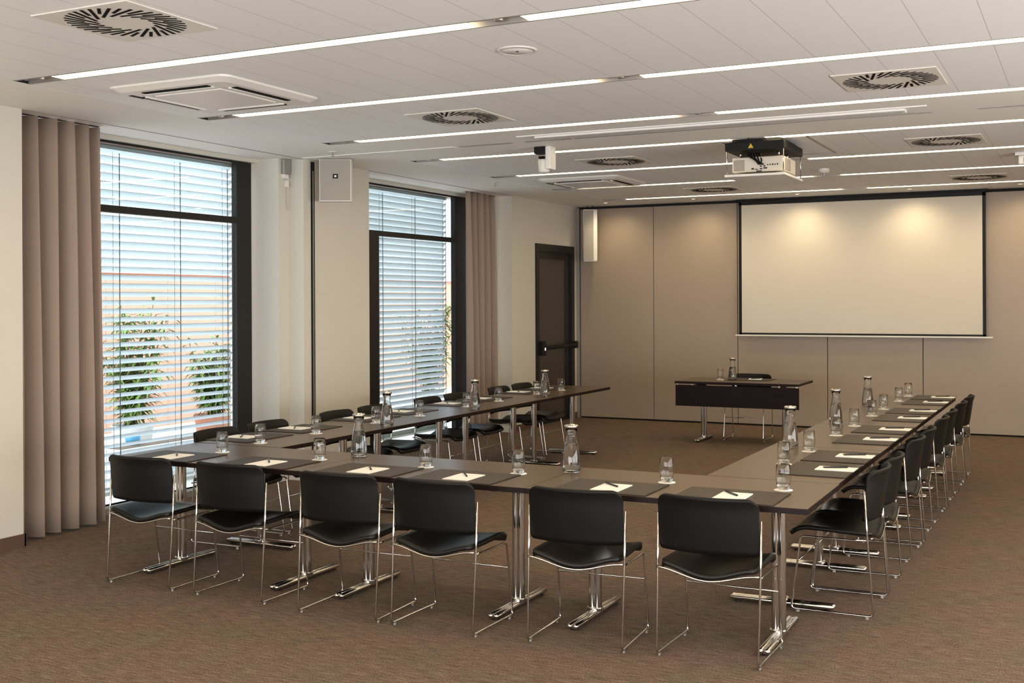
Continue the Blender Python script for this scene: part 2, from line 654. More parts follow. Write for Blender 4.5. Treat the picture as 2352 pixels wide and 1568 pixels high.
# external venetian blinds
def blind(label, y0, y1, tilt, cords, bottom=0.09):
    X = -7.20
    root = thing('venetian_blind', label, 'blind', (X, (y0 + y1) / 2, bottom))
    hw = (y1 - y0) / 2
    hr = MB()
    hr.box(-0.045, 0.045, -hw, hw, 2.955 - bottom, 3.0 - bottom)
    hr.build('head_rail', M['alu'], root)
    sl = MB()
    pitch = 0.0695
    z = 2.92
    for q in range(5):
        sl.box(-0.04, 0.04, -hw, hw, 2.925 + 0.006 * q - bottom, 2.927 + 0.006 * q - bottom)
    k = 0
    rnd = random.Random(3)
    while z > bottom + 0.03:
        t = tilt + rnd.uniform(-0.03, 0.03)
        # curved slat profile, inner edge lower
        prof = []
        for q in range(7):
            u_ = -0.04 + 0.08 * q / 6
            h_ = 0.006 * (1 - (u_ / 0.04) ** 2)
            prof.append((u_ * cos(t) + h_ * sin(t), -u_ * sin(t) + h_ * cos(t)))
        vs, fs = [], []
        for (px, pz) in prof:
            vs.append((px, -hw, z - bottom + pz))
            vs.append((px, hw, z - bottom + pz))
        nrm = 0.0012
        m_ = len(vs)
        vs += [(x_, y_, z_ - nrm) for (x_, y_, z_) in vs]
        for q in range(6):
            fs.append((2 * q, 2 * q + 2, 2 * q + 3, 2 * q + 1))
            fs.append((m_ + 2 * q, m_ + 2 * q + 1, m_ + 2 * q + 3, m_ + 2 * q + 2))
        fs.append((0, 1, m_ + 1, m_))
        fs.append((12, m_ + 12, m_ + 13, 13))
        sl.add(vs, fs, True)
        z -= pitch
        k += 1
    sl.box(-0.03, 0.03, -hw, hw, 0.0, 0.02)
    sl.build('blind_slats', M['slat'], root)
    cm = MB()
    for yc_ in cords:
        yy = yc_ - (y0 + y1) / 2
        for dx in (-0.042, 0.042):
            cm.box(dx - 0.0012, dx + 0.0012, yy - 0.0012, yy + 0.0012, 0.0, 2.9 - bottom)
        cm.box(0.041, 0.047, yy + 0.07 - 0.003, yy + 0.07 + 0.003, 0.0, 2.9 - bottom)
    cm.build('ladder_cord', M['cord'], root)
    return root


blind('white slatted blind with open slats outside the near window', 5.58, 8.46, radians(-31), (6.95, 7.66, 8.28))
blind('white slatted blind with tightly closed slats outside the far window', 9.86, 12.45, radians(-50), (10.9, 11.6, 12.32))

# door at the far end of the left wall
root = bpy.data.objects.new('door_1', None)
COL.objects.link(root)
root.location = (XW, 14.325, 0)
struct(root)
f = MB()
f.box(-0.1, 0.02, -0.625, -0.545, 0, 2.43)
f.box(-0.1, 0.02, 0.53, 0.625, 0, 2.43)
f.box(-0.1, 0.02, -0.545, 0.53, 2.33, 2.43)
f.build('door_frame', M['dark'], root)
f = MB()
f.bbox(-0.06, -0.01, -0.545, -0.47, 0.01, 2.33, 0.003)
f.bbox(-0.06, -0.01, 0.40, 0.53, 0.01, 2.33, 0.003)
f.bbox(-0.06, -0.01, -0.47, 0.40, 2.24, 2.33, 0.003)
f.bbox(-0.06, -0.01, -0.47, 0.40, 0.01, 0.12, 0.003)
f.build('door_leaf', M['dark'], root)
MB().box(-0.045, -0.03, -0.47, 0.40, 0.12, 2.24).build('door_panel', M['doorpanel'], root)
f = MB()
f.tube([(0.06, -0.47, 1.03), (0.06, 0.60, 1.05)], 0.022, 10)
f.bbox(-0.01, 0.075, -0.53, -0.44, 0.94, 1.13, 0.01)
f.bbox(-0.01, 0.075, 0.55, 0.62, 1.00, 1.10, 0.01)
f.build('push_bar', M['black'], root)
MB().cyl((0.08, -0.49), 0.018, 1.01, 1.045, 12).build('door_lock', M['chrome'], root)

# partition slot on the pier, and its track under the ceiling
t = MB()
t.box(XW - 0.001, XW + 0.010, 8.812, 8.860, 0.0, 2.985)
t.cur = 1
t.box(XW + 0.008, XW + 0.016, 8.826, 8.838, 0.0, 2.90)
struct(t.build('trim_2', [M['black'], M['alu']]))
t = MB()
t.box(-6.5, -4.9, 8.62, 8.68, CEIL - 0.006, CEIL)
t.cur = 1
for a_, b_ in ((-4.85, -4.35), (-4.22, -3.80), (-3.78, -1.0), (-0.70, XR - 0.1)):
    t.box(a_, b_, 8.625, 8.64, CEIL - 0.004, CEIL)
    t.box(a_, b_, 8.66, 8.675, CEIL - 0.004, CEIL)
struct(t.build('trim_3', [M['white'], M['alu']]))
t = MB()
t.bbox(-4.0, -1.15, 8.36, 8.50, CEIL - 0.022, CEIL, 0.004)
t.cur = 1
t.box(-3.98, -1.17, 8.415, 8.435, CEIL - 0.0235, CEIL - 0.02)
t.cur = 0
t.box(-4.15, -1.0, 8.33, 8.36, CEIL - 0.008, CEIL)
tag(t.build('roll_up_screen_housing', [M['white'], M['alu']]),
    'long white recessed housing in the ceiling beam in front of the projector', 'housing')

# ------------------------------------------------------------------ linear ceiling lights
ORD = ['first', 'second', 'third', 'fourth', 'fifth', 'sixth', 'seventh', 'eighth']
vis = 0
for y in STRIP_Y:
    if y > 4:
        lab = '%s long recessed light strip from the camera, running across the ceiling' % ORD[vis]
        vis += 1
    else:
        lab = 'long recessed light strip in the ceiling behind the camera, %s bay' % {0.07: 'third', 1.67: 'second', 3.27: 'first'}[y]
    r = thing('linear_ceiling_light', lab, 'ceiling light', (0, y, CEIL), 0, 'light strips across the ceiling')
    fr_ = MB()
    fr_.box(-5.76, XR - 0.02, -0.064, -0.052, -0.002, 0.03)
    fr_.box(-5.76, XR - 0.02, 0.052, 0.064, -0.002, 0.03)
    fr_.build('channel', M['alu'], r)
    segs = [(-5.46, -2.69), (-2.38, 0.42), (0.73, 3.5)]
    for a_, b_ in segs:
        d = MB()
        d.box(a_, b_, -0.052, 0.052, 0.0015, 0.012)
        d.build('diffuser', M['strip'], r)
    for a_, b_ in ((-5.76, -5.46), (-2.69, -2.38), (0.42, 0.73), (3.5, XR - 0.02)):
        p = MB().box(a_, b_, -0.052, 0.052, 0.022, 0.03).build('blank_plate', M['steel'], r)
        if b_ - a_ < 0.4:
            q = MB()
            q.cyl(((a_ + b_) / 2 + 0.02, 0), 0.022, 0.002, 0.022, 16)
            q.build('spot_head', M['alu'], p)

# wall-washer spots in the gaps of the last strip, towards the far wall
for i, x in enumerate((-5.9, -4.66, -3.30, -1.95, -0.72, 0.6, 1.95)):
    r = thing('recessed_spotlight',
              '%s small recessed spotlight from the left along the far wall' % ORD[i], 'spotlight',
              (x, 14.58, CEIL), 0, 'spotlights along the far wall')
    q = MB()
    q.lathe([(0.030, 0.0), (0.040, -0.004), (0.043, 0.0)], 24)
    q.build('trim_ring', M['alu'], r)
    q = MB()
    q.lathe([(0.0, -0.001), (0.030, -0.001), (0.030, 0.0)], 24)
    q.build('lamp_face', emat('spot_face', (1, 0.85, 0.6), 3.0) if i == 0 else bpy.data.materials['spot_face'], r)
    ld = bpy.data.lights.new('spot_beam', 'SPOT')
    ld.energy = SPOT_POWER
    ld.color = (1.0, 0.80, 0.52)
    ld.spot_size = radians(128)
    ld.spot_blend = 1.0
    ld.shadow_soft_size = 0.06
    lo = bpy.data.objects.new('spot_beam', ld)
    COL.objects.link(lo)
    lo.parent = r
    lo.location = (0, 0, -0.02)
    lo.rotation_euler = Vector((0, -0.38, 1.0)).to_track_quat('Z', 'Y').to_euler()


# ------------------------------------------------------------------ ceiling furniture
def swirl(label, x, y):
    r = thing('ceiling_vent', label, 'vent', (x, y, CEIL), 0, 'square swirl vents in the ceiling')
    p = MB()
    p.bbox(-0.298, 0.298, -0.298, 0.298, -0.007, 0.0, 0.003)
    p.build('vent_plate', M['diffplate'], r)
    s_ = MB()
    n = 36
    for k in range(n):
        a = 2 * pi * k / n
        p1 = Vector((cos(a) * 0.275, sin(a) * 0.275, 0))
        ln = 0.185 if k % 2 == 0 else 0.10
        p0 = p1 - Vector((cos(a + 0.42), sin(a + 0.42), 0)) * ln
        d = (p1 - p0).normalized()
        nn = Vector((-d.y, d.x, 0)) * 0.0080
        z = -0.0085
        vs = [p0 + nn, p0 - nn, p1 - nn, p1 + nn]
        vs = [(q.x, q.y, z) for q in vs] + [(q.x, q.y, -0.006) for q in vs]
        s_.add(vs, [(0, 3, 2, 1), (4, 5, 6, 7), (0, 1, 5, 4), (1, 2, 6, 5), (2, 3, 7, 6), (3, 0, 4, 7)])
    s_.build('vent_slots', M['ac_dark'], r)
    return r


v0 = swirl('square swirl vent at the top left, nearest of the left line', -4.08, 4.05)
dup(v0, (-4.07, 7.27, CEIL), 0, 'square swirl vent between second and third light strips, left line')
dup(v0, (-4.05, 10.27, CEIL), 0, 'square swirl vent left of the projector, beyond the white hanging camera')
dup(v0, (-4.04, 13.45, CEIL), 0, 'square swirl vent in front of the screen, farthest of the left line')
dup(v0, (-1.08, 7.26, CEIL), 0, 'square swirl vent at the upper right, nearest of the right line')
dup(v0, (-1.08, 10.28, CEIL), 0, 'square swirl vent right of the projector, middle of the right line')
dup(v0, (-1.08, 13.52, CEIL), 0, 'square swirl vent above the screen right corner, farthest of right line')
dup(v0, (1.92, 7.26, CEIL), 0, 'square swirl vent beyond the right edge, third line')


def rrect(hx, hy, r, n=6):
    pts = []
    for cx, cy, a0 in ((hx - r, hy - r, 0), (-hx + r, hy - r, pi / 2), (-hx + r, -hy + r, pi), (hx - r, -hy + r, 1.5 * pi)):
        for k in range(n + 1):
            a = a0 + pi / 2 * k / n
            pts.append((cx + r * cos(a), cy + r * sin(a)))
    return pts


def cassette(label, x, y):
    r = thing('air_conditioner', label, 'air conditioner', (x, y, CEIL), 0, 'ceiling cassette air conditioners')
    p = MB()
    A = rrect(0.475, 0.475, 0.07)
    B = rrect(0.43, 0.43, 0.06)
    n = len(A)
    vs = [(a[0], a[1], 0) for a in A] + [(a[0], a[1], -0.012) for a in A] + [(a[0], a[1], -0.035) for a in B]
    fs = []
    for k in range(n):
        l = (k + 1) % n
        fs.append((k, l, n + l, n + k))
        fs.append((n + k, n + l, 2 * n + l, 2 * n + k))
    fs.append(tuple(range(2 * n, 3 * n)))
    p.add(vs, fs)
    p.build('casing', M['plast'], r)
    p = MB()
    p.bbox(-0.265, 0.265, -0.265, 0.265, -0.043, -0.034, 0.004)
    p.build('intake_panel', M['plast'], r)
    for k in range(4):
        q = MB()
        q.bbox(-0.26, 0.26, 0.345, 0.385, -0.040, -0.034, 0.002)
        q.cur = 1
        q.bbox(-0.27, 0.27, 0.325, 0.345, -0.044, -0.034, 0.002)
        o = q.build('air_slot', [M['ac_dark'], M['plast']], r)
        o.rotation_euler.z = k * pi / 2
    q = MB()
    q.box(-0.40, -0.37, -0.12, 0.0, -0.0375, -0.035)
    q.build('status_panel', M['ac_dark'], r, loc=(-0.01, -0.22, 0))
    return r


a0 = cassette('white ceiling air conditioner near the curtain, the nearer large one', -4.97, 5.70)
dup(a0, (-4.95, 11.84, CEIL), 0, 'white ceiling air conditioner near the far door, the farther small one')

r = thing('ceiling_loudspeaker', 'round white loudspeaker grille flush in the ceiling near the top centre', 'speaker', (-2.715, 5.47, CEIL))
MB().lathe([(0.0, -0.008), (0.082, -0.008), (0.086, -0.004), (0.086, 0)], 36).build('grille', M['white'], r)
MB().lathe([(0.086, 0.0), (0.087, -0.009), (0.104, -0.006), (0.108, 0)], 36).build('rim', M['plast'], r)
MB().lathe([(0.0, -0.0095), (0.009, -0.009), (0.009, -0.007)], 12).build('centre_screw', M['ac_dark'], r)

for lab, x, y in (('small round ceiling sprinkler above the near wall loudspeaker', -6.0, 8.40),
                  ('small round ceiling sprinkler above the far curtain', -5.95, 11.42)):
    r = thing('sprinkler', lab, 'sprinkler', (x, y, CEIL))
    MB().lathe([(0.0, -0.006), (0.035, -0.006), (0.042, 0)], 20).build('rosette', M['white'], r)
    q = MB()
    q.cyl((0, 0), 0.008, -0.04, -0.006, 10)
    q.cyl((0, 0), 0.018, -0.044, -0.04, 12)
    q.build('nozzle', M['chrome'], r)

r = thing('smoke_detector', 'small white detector on the ceiling right of the projector', 'detector', (-2.42, 11.9, CEIL))
MB().lathe([(0.055, 0), (0.055, -0.03), (0.04, -0.045), (0.0, -0.045)], 24).build('detector_body', M['plast'], r)
MB().cyl((0, 0), 0.016, -0.075, -0.045, 12).build('detector_head', M['alu'], r)

# white camera hanging from the ceiling
r = thing('ceiling_camera', 'small white camera unit hanging from the ceiling left of the projector', 'camera', (-4.22, 9.02, CEIL))
q = MB()
q.bbox(-0.075, 0.04, -0.05, 0.05, -0.062, 0.0, 0.004)
q.build('junction_box', M['black'], r)
q = MB()
q.bbox(0.035, 0.085, -0.06, 0.06, -0.20, 0.0, 0.012)
q.build('bracket', M['plast'], r)
q = MB()
q.lathe([(0.0, -0.225), (0.035, -0.225), (0.048, -0.21), (0.055, -0.13), (0.045, -0.085), (0, -0.08)], 24)
q.build('camera_body', M['plast'], r, loc=(0.0, 0, 0))
q = MB()
q.bbox(-0.02, 0.03, -0.075, -0.045, -0.11, -0.088, 0.003)
q.build('camera_lens', M['ac_dark'], r)

# projector on its ceiling lift
PX, PY = -2.46, 9.66
r = thing('ceiling_projector', 'white projector on a black ceiling lift with hanging tray', 'projector', (PX, PY, CEIL))
q = MB()
q.bbox(-0.245, 0.245, -0.34, 0.34, -0.10, -0.03, 0.004)
q.box(-0.20, 0.20, -0.28, 0.28, -0.03, 0.0)
q.build('lift_plate', M['black'], r)
q = MB()
q.add([(-0.05, -0.342, -0.085), (-0.005, -0.342, -0.085), (-0.0275, -0.342, -0.045),
       (-0.05, -0.340, -0.085), (-0.005, -0.340, -0.085), (-0.0275, -0.340, -0.045)],
      [(0, 1, 2), (3, 5, 4), (0, 3, 4, 1), (1, 4, 5, 2), (2, 5, 3, 0)])
q.build('warning_sticker', M['yellow'], r)
q = MB()
q.bbox(-0.205, 0.225, -0.27, 0.16, -0.275, -0.15, 0.012)
q.build('projector_body', M['plast2'], r)
q = MB()
q.bbox(-0.19, -0.10, -0.274, -0.268, -0.262, -0.172, 0.004)
q.build('projector_grille', M['grille'], r)
q = MB()
q.bbox(0.222, 0.229, -0.22, -0.03, -0.262, -0.165, 0.003)
q.build('side_grille', M['grille'], r)
q = MB()
for (x0, z0, w_, h_) in ((-0.04, -0.255, 0.02, 0.012), (-0.01, -0.258, 0.025, 0.006), (0.03, -0.255, 0.02, 0.008),
                         (0.06, -0.252, 0.03, 0.01), (0.03, -0.235, 0.015, 0.01), (0.06, -0.235, 0.015, 0.01),
                         (0.09, -0.225, 0.01, 0.008), (0.11, -0.225, 0.01, 0.008), (0.13, -0.225, 0.012, 0.01),
                         (0.15, -0.225, 0.01, 0.008), (0.17, -0.225, 0.012, 0.01), (0.0, -0.274, 0.045, 0.008)):
    q.box(x0, x0 + w_, -0.275, -0.268, z0, z0 + h_)
q.build('connector_ports', M['black'], r)
q = MB()
for k in range(5):
    pts = [(-0.08 + 0.02 * k, -0.20, -0.11), (-0.07 + 0.03 * k, -0.29, -0.14 - 0.01 * k),
           (0.0 + 0.012 * k, -0.31, -0.18 - 0.008 * k), (0.02 + 0.01 * k, -0.27, -0.215)]
    q.tube(fillet(pts, 0.05), 0.006, 6)
q.build('cable', M['black'], r)
q = MB()
q.tube([(0.0, 0.16, -0.21), (0.0, 0.20, -0.21)], 0.05, 20)
q.build('projector_lens', M['lens'], r)
q = MB()
for sx_ in (-0.235, 0.235):
    for sy_ in (-0.32, 0.30):
        q.tube([(sx_, sy_, -0.03), (sx_, sy_, -0.30)], 0.0045, 6)
for sx_ in (-0.15, 0.17):
    q.tube([(sx_, -0.2, -0.08), (sx_, -0.2, -0.155)], 0.008, 8)
    q.tube([(sx_, 0.1, -0.08), (sx_, 0.1, -0.155)], 0.008, 8)
q.build('suspension_rod', M['chrome'], r)
q = MB()
q.bbox(-0.25, 0.25, -0.34, 0.32, -0.315, -0.295, 0.003)
q.build('hanging_tray', M['plast'], r)
# the ceiling hatch it drops from
q = MB()
q.box(-2.78, -2.05, 9.44, 9.455, CEIL - 0.006, CEIL)
q.box(-2.78, -2.05, 10.60, 10.62, CEIL - 0.006, CEIL)
q.box(-2.78, -2.77, 9.44, 10.62, CEIL - 0.006, CEIL)
q.box(-2.06, -2.05, 9.44, 10.62, CEIL - 0.006, CEIL)
struct(q.build('trim_4', M['alu']))

# emergency sign at the right edge of the picture
r = thing('exit_sign', 'white emergency light box under the ceiling at the right edge', 'sign', (-0.42, 11.5, CEIL))
MB().bbox(-0.19, 0.19, -0.10, 0.05, -0.03, 0.0, 0.008).build('mounting_plate', M['plast'], r)
MB().bbox(-0.16, 0.18, -0.09, -0.03, -0.11, -0.03, 0.012).build('sign_box', M['plast'], r)
q = MB()
for (a_, b_, z0, z1) in ((-0.115, -0.10, -0.095, -0.05), (-0.115, -0.07, -0.095, -0.085), (-0.08, -0.07, -0.095, -0.05),
                         (-0.04, -0.03, -0.095, -0.05), (-0.04, 0.0, -0.06, -0.05)):
    q.box(a_, b_, -0.0925, -0.089, z0, z1)
q.build('pictogram', M['black'], r)


# ------------------------------------------------------------------ projection screen
r = thing('projection_screen', 'large white projection screen with black border on the far wall', 'screen', (-2.65, 15.0, 0))
MB().box(-1.482, 1.485, -0.001, 0.004, 1.235, 2.922).build('screen_fabric', M['screen'], r)
q = MB()
q.box(-1.52, -1.482, -0.003, 0.006, 1.212, 2.96)
q.box(1.485, 1.523, -0.003, 0.006, 1.212, 2.96)
q.box(-1.52, 1.523, -0.003, 0.006, 1.212, 1.235)
q.box(-1.52, 1.523, -0.003, 0.006, 2.922, 2.985)
q.build('screen_border', M['bezel'], r)
q = MB()
q.bbox(-1.57, 1.60, -0.014, 0.014, 1.190, 1.210, 0.004)
q.build('bottom_bar', M['plast'], r)
q = MB()
q.box(-1.55, 1.55, -0.03, 0.07, 2.975, 2.998)
q.build('screen_casing', M['black'], r)

# ------------------------------------------------------------------ wall loudspeakers
r = thing('wall_loudspeaker', 'flat beige loudspeaker box hung high on the pier beside the black slot', 'speaker', (-6.26, 8.80, 2.60), 0.50)
MB().bbox(-0.148, 0.148, 0.0, 0.13, 0.0, 0.392, 0.006).build('cabinet', M['plast'], r)
MB().bbox(-0.140, 0.140, -0.006, 0.002, 0.008, 0.386, 0.003).build('grille', M['grille'], r)
q = MB()
q.box(-0.022, 0.026, -0.009, -0.005, 0.212, 0.254)
q.cur = 1
q.box(-0.008, 0.012, -0.011, -0.008, 0.224, 0.242)
q.build('logo_plate', [M['black'], M['plast']], r)
q = MB()
q.tube([(0, 0.06, 0.39), (0, 0.06, 0.40)], 0.012, 8)
q.build('hanger', M['alu'], r)

r = thing('column_loudspeaker', 'tall white column loudspeaker hung in the far left corner', 'speaker', (-6.235, 14.86, 2.21), 0.45)
MB().bbox(-0.115, 0.085, -0.09, 0.06, 0.0, 0.73, 0.022).build('cabinet', M['plast'], r)
MB().bbox(-0.105, 0.03, -0.095, -0.085, 0.015, 0.715, 0.006).build('grille', M['grille'], r)
MB().cyl((-0.03, -0.094), 0.008, 0.20, 0.208, 10).build('emblem', M['chrome'], r)
q = MB()
q.tube(fillet([(0.0, 0.0, 0.72), (-0.01, 0.0, 0.745), (0.03, 0.0, 0.76), (0.02, 0.0, 0.785)], 0.01), 0.005, 6)
q.tube(fillet([(-0.05, 0.0, 0.72), (-0.055, 0.0, 0.75), (-0.05, 0.0, 0.785)], 0.01), 0.004, 6)
q.build('hanging_wire', M['black'], r)

# cable outlet in the groove between window and pier
r = thing('cable_outlet', 'small grey outlet box with white plug and loose cable high beside near window', 'outlet', (-6.72, 8.63, 2.86))
MB().bbox(0.0, 0.04, -0.045, 0.055, 0.0, 0.138, 0.004).build('outlet_box', M['alu'], r)
q = MB()
q.bbox(0.0, 0.035, -0.04, 0.03, -0.045, -0.002, 0.005)
q.bbox(0.0, 0.03, 0.0, 0.04, -0.12, -0.06, 0.006)
q.build('plug', M['plast'], r)
q = MB()
q.tube(fillet([(0.02, 0.02, -0.10), (0.02, 0.035, -0.16), (0.02, 0.02, -0.24), (0.02, 0.045, -0.33)], 0.05), 0.004, 6)
q.build('cable', M['plast2'], r)

# socket box low on the wall by the door
r = thing('wall_socket', 'white socket box low on the wall left of the door', 'socket', (XW, 13.38, 0.33))
MB().bbox(0, 0.03, -0.10, 0.10, 0, 0.13, 0.005).build('socket_plate', M['plast'], r)
MB().box(0.028, 0.034, -0.05, 0.05, 0.08, 0.105).build('socket_slot', M['ac_dark'], r)


# ------------------------------------------------------------------ curtains
def curtain(label, x, y0, y1, nf, amp, seed):
    rnd = random.Random(seed)
    ph = [rnd.uniform(-0.5, 0.5) for _ in range(nf + 2)]
    am = [rnd.uniform(0.75, 1.2) for _ in range(nf + 2)]

    def fn(u_, v_):
        k = u_ * nf
        i = int(min(k, nf - 1e-6))
        a = am[i] * (1 - (k - i)) + am[i + 1] * (k - i)
        s_ = sin(2 * pi * k + ph[i] * (1 - (k - i)) + ph[i + 1] * (k - i))
        s_ = math.copysign(abs(s_) ** 0.75, s_)
        spread = 1.0 - 0.35 * v_ ** 2
        xx = amp * a * s_ * spread + 0.012 * sin(9 * u_ + 3 * v_)
        yy = y0 + (y1 - y0) * (u_ + 0.012 * sin(2 * pi * k * 2) * spread) + 0.02 * (1 - v_) * (u_ - 0.3)
        return (xx, yy - (y0 + y1) / 2, 0.02 + v_ * 2.972)
    q_ = MB().sheet(fn, nf * 22, 14, 0.004)
    r_ = thing('curtain', label, 'curtain', (x, (y0 + y1) / 2, 0))
    q_.build('curtain_cloth', M['curtain'], r_)
    h_ = MB()
    h_.box(-0.012, 0.012, y0 - (y0 + y1) / 2, y1 - (y0 + y1) / 2, 2.994, 3.0)
    h_.build('curtain_rail', M['dark'], r_)
    return r_


curtain('taupe floor length curtain gathered left of the near window', -6.70, 5.56, 6.36, 5, 0.085, 5)
curtain('taupe floor length curtain gathered right of the far window', -6.76, 12.20, 12.98, 5, 0.075, 11)

# ------------------------------------------------------------------ furniture prototypes
USED = {}


def place(proto, key, loc, rotz, label, group):
    """the first call moves the prototype itself, later calls copy it"""
    if key not in USED:
        USED[key] = True
        proto.location = loc
        proto.rotation_euler.z = rotz
        proto['label'] = label
        proto['group'] = group
        return proto
    return dup(proto, loc, rotz, label, group)


# chair: origin on the floor between the rear feet, faces +Y
CH = thing('stacking_chair', '-', 'chair')


def seat_fn(u_, v_):
    x = (u_ - 0.5) * 2
    t = v_
    y = 0.012 + 0.440 * t
    dish = (1 - x * x)
    cc = 0.5 + 0.5 * cos(pi * x)
    z = 0.436 + 0.012 * t - 0.042 * cc * (1 - t) ** 1.2 - 0.012 * dish * (1 - (2 * t - 1) ** 2)
    y -= 0.008 * dish * (1 - t)
    if t > 0.72:
        q_ = (t - 0.72) / 0.28
        z -= 0.045 * q_ ** 2.2
        y -= 0.012 * q_ ** 2
    z += 0.006 * abs(x) ** 3
    wd = 0.228 - 0.01 * t - 0.02 * max(0, (t - 0.85) / 0.15) ** 2 - 0.012 * max(0, (0.08 - t) / 0.08) ** 2
    return (x * wd, y, z)


MB().sheet(seat_fn, 24, 22, 0.024).build('seat', M['shell'], CH)


def xmap(u_):
    s_ = (u_ - 0.5) * 2
    return math.copysign(1 - (1 - abs(s_)) ** 1.5, s_)


def back_fn(u_, v_):
    x = xmap(u_) * 0.238
    ax = abs(x)
    rt, rb = 0.047, 0.02
    zt, zb = 0.768, 0.505
    if ax > 0.238 - rt:
        zt -= rt * (1 - sqrt(max(0, 1 - ((ax - (0.238 - rt)) / rt) ** 2)))
    if ax > 0.238 - rb:
        zb += rb * (1 - sqrt(max(0, 1 - ((ax - (0.238 - rb)) / rb) ** 2)))
    vv = 1 - (1 - v_) ** 1.2
    z = zb + (zt - zb) * vv
    f_ = (z - 0.505) / 0.263
    y = 0.043 - 0.012 * f_ - 0.058 * (1 - (ax / 0.238) ** 2.2) * (0.8 + 0.3 * f_) + 0.02 * (1 - f_) ** 2 * 0.5
    y -= 0.012 * max(0, f_ - 0.75) ** 2 * 16
    return (x, y, z)


MB().sheet(back_fn, 28, 14, 0.015).build('backrest', M['backshell'], CH)
for s_ in (-1, 1):
    q = MB()
    path = [(s_ * 0.246, 0.043, 0.668), (s_ * 0.246, 0.030, 0.424), (s_ * 0.241, 0.0, 0.016), (s_ * 0.238, 0.43, 0.016),
            (s_ * 0.232, 0.375, 0.405), (s_ * 0.236, 0.12, 0.405), (s_ * 0.244, 0.03, 0.41)]
    q.tube(fillet(path, 0.025), 0.0055, 8)
    o = q.build('side_frame', M['chrome'], CH)
    for yy in (0.035, 0.395):
        g = MB()
        g.cyl((s_ * 0.24, yy), 0.008, 0.0, 0.012, 10, 1.6)
        g.build('glide', M['steel'], o)
q = MB()
pts = []
for k in range(25):
    x = -1 + 2 * k / 24
    pts.append((x * 0.245, 0.010 - 0.008 * (1 - x * x), 0.421 - 0.042 * (0.5 + 0.5 * cos(pi * x))))
q.tube(pts, 0.0052, 8)
q.build('seat_rail', M['chrome'], CH)
q = MB()
q.tube([(-0.234, 0.394, 0.27), (0.234, 0.394, 0.27)], 0.004, 8)
q.build('stretcher', M['chrome'], CH)


def table_proto(L, D, label='-', modesty=False, footlen=None):
    r_ = thing('folding_table' if not modesty else 'speaker_desk', label, 'table')
    q_ = MB()
    q_.cur = 0
    hx, hy = L / 2 - 0.001, D / 2
    th = 0.028
    q_.box(-hx + 0.001, hx - 0.001, -hy + 0.001, hy - 0.001, TT - 0.002, TT)
    q_.cur = 1
    q_.box(-hx, hx, -hy, hy, TT - th, TT - 0.002)
    q_.build('tabletop', [M['wenge'], M['wenge_edge']], r_)
    lx = 0.485
    fl_ = footlen / 2
    for s__ in (-1, 1):
        q_ = MB()
        q_.cyl((s__ * lx - 0.015, 0), 0.021, 0.03, TT - th - 0.03, 20)
        q_.cyl((s__ * lx + 0.015, 0), 0.021, 0.03, TT - th - 0.03, 20)
        q_.box(s__ * lx - 0.015, s__ * lx + 0.015, -0.017, 0.017, 0.03, TT - th - 0.03)
        q_.cyl((s__ * lx, 0), 0.046, 0.034, 0.048, 20, 0.8)
        lg = q_.build('leg', M['chrome'], r_)
        q_ = MB()
        for dx in (-0.016, 0.016):
            q_.tube([(s__ * lx + dx, -fl_, 0.022), (s__ * lx + dx, -fl_ + 0.01, 0.024), (s__ * lx + dx, fl_ - 0.01, 0.024),
                     (s__ * lx + dx, fl_, 0.022)], [0.009, 0.0145, 0.0145, 0.009], 12)
        q_.box(s__ * lx - 0.016, s__ * lx + 0.016, -fl_ + 0.012, fl_ - 0.012, 0.012, 0.034)
        q_.build('foot', M['chrome'], lg)
        q_ = MB()
        for yy in (-fl_ + 0.04, fl_ - 0.04):
            q_.cyl((s__ * lx, yy), 0.018, 0.0, 0.012, 12)
        q_.build('foot_pad', M['black'], lg)
        q_ = MB()
        h0 = TT - th
        for y0_, y1_ in ((-hy + 0.09, 0.0), (0.0, hy - 0.09)):
            ys = (y0_, y1_)
            z0 = h0 - 0.018 if y0_ < 0 else h0 - 0.045
            z1 = h0 - 0.045 if y0_ < 0 else h0 - 0.018
            q_.add([(s__ * lx - 0.02, ys[0], h0), (s__ * lx + 0.02, ys[0], h0), (s__ * lx + 0.02, ys[1], h0), (s__ * lx - 0.02, ys[1], h0),
                    (s__ * lx - 0.02, ys[0], z0), (s__ * lx + 0.02, ys[0], z0), (s__ * lx + 0.02, ys[1], z1), (s__ * lx - 0.02, ys[1], z1)],
                   [(0, 1, 2, 3), (4, 7, 6, 5), (0, 4, 5, 1), (1, 5, 6, 2), (2, 6, 7, 3), (3, 7, 4, 0)])
        q_.build('top_bracket', M['black'], r_)
    q_ = MB()
    q_.box(-lx, lx, -0.015, 0.015, TT - th - 0.03, TT - th - 0.002)
    q_.build('under_beam', M['black'], r_)
    return r_


# ---- near row: three tables, turned by a hair
ROT = radians(0.55)
AX, AY = -1.145, 5.245     # near right corner


def nr(x, y):
    dx, dy = x - AX, y - AY
    return (AX + dx * cos(ROT) - dy * sin(ROT), AY + dx * sin(ROT) + dy * cos(ROT))


TN = table_proto(1.42, 0.78, footlen=0.63)
for i, nm in enumerate(('left', 'middle', 'right')):
    x, y = nr(AX - 0.71 - 1.42 * (2 - i), AY + 0.39)
    place(TN, 'tn', (x, y, 0), ROT,
          {'left': 'dark brown folding table of the near row, left one by the window',
           'middle': 'dark brown folding table in the middle of the near row',
           'right': 'dark brown folding table of the near row, right corner one'}[nm], 'tables of the near row')

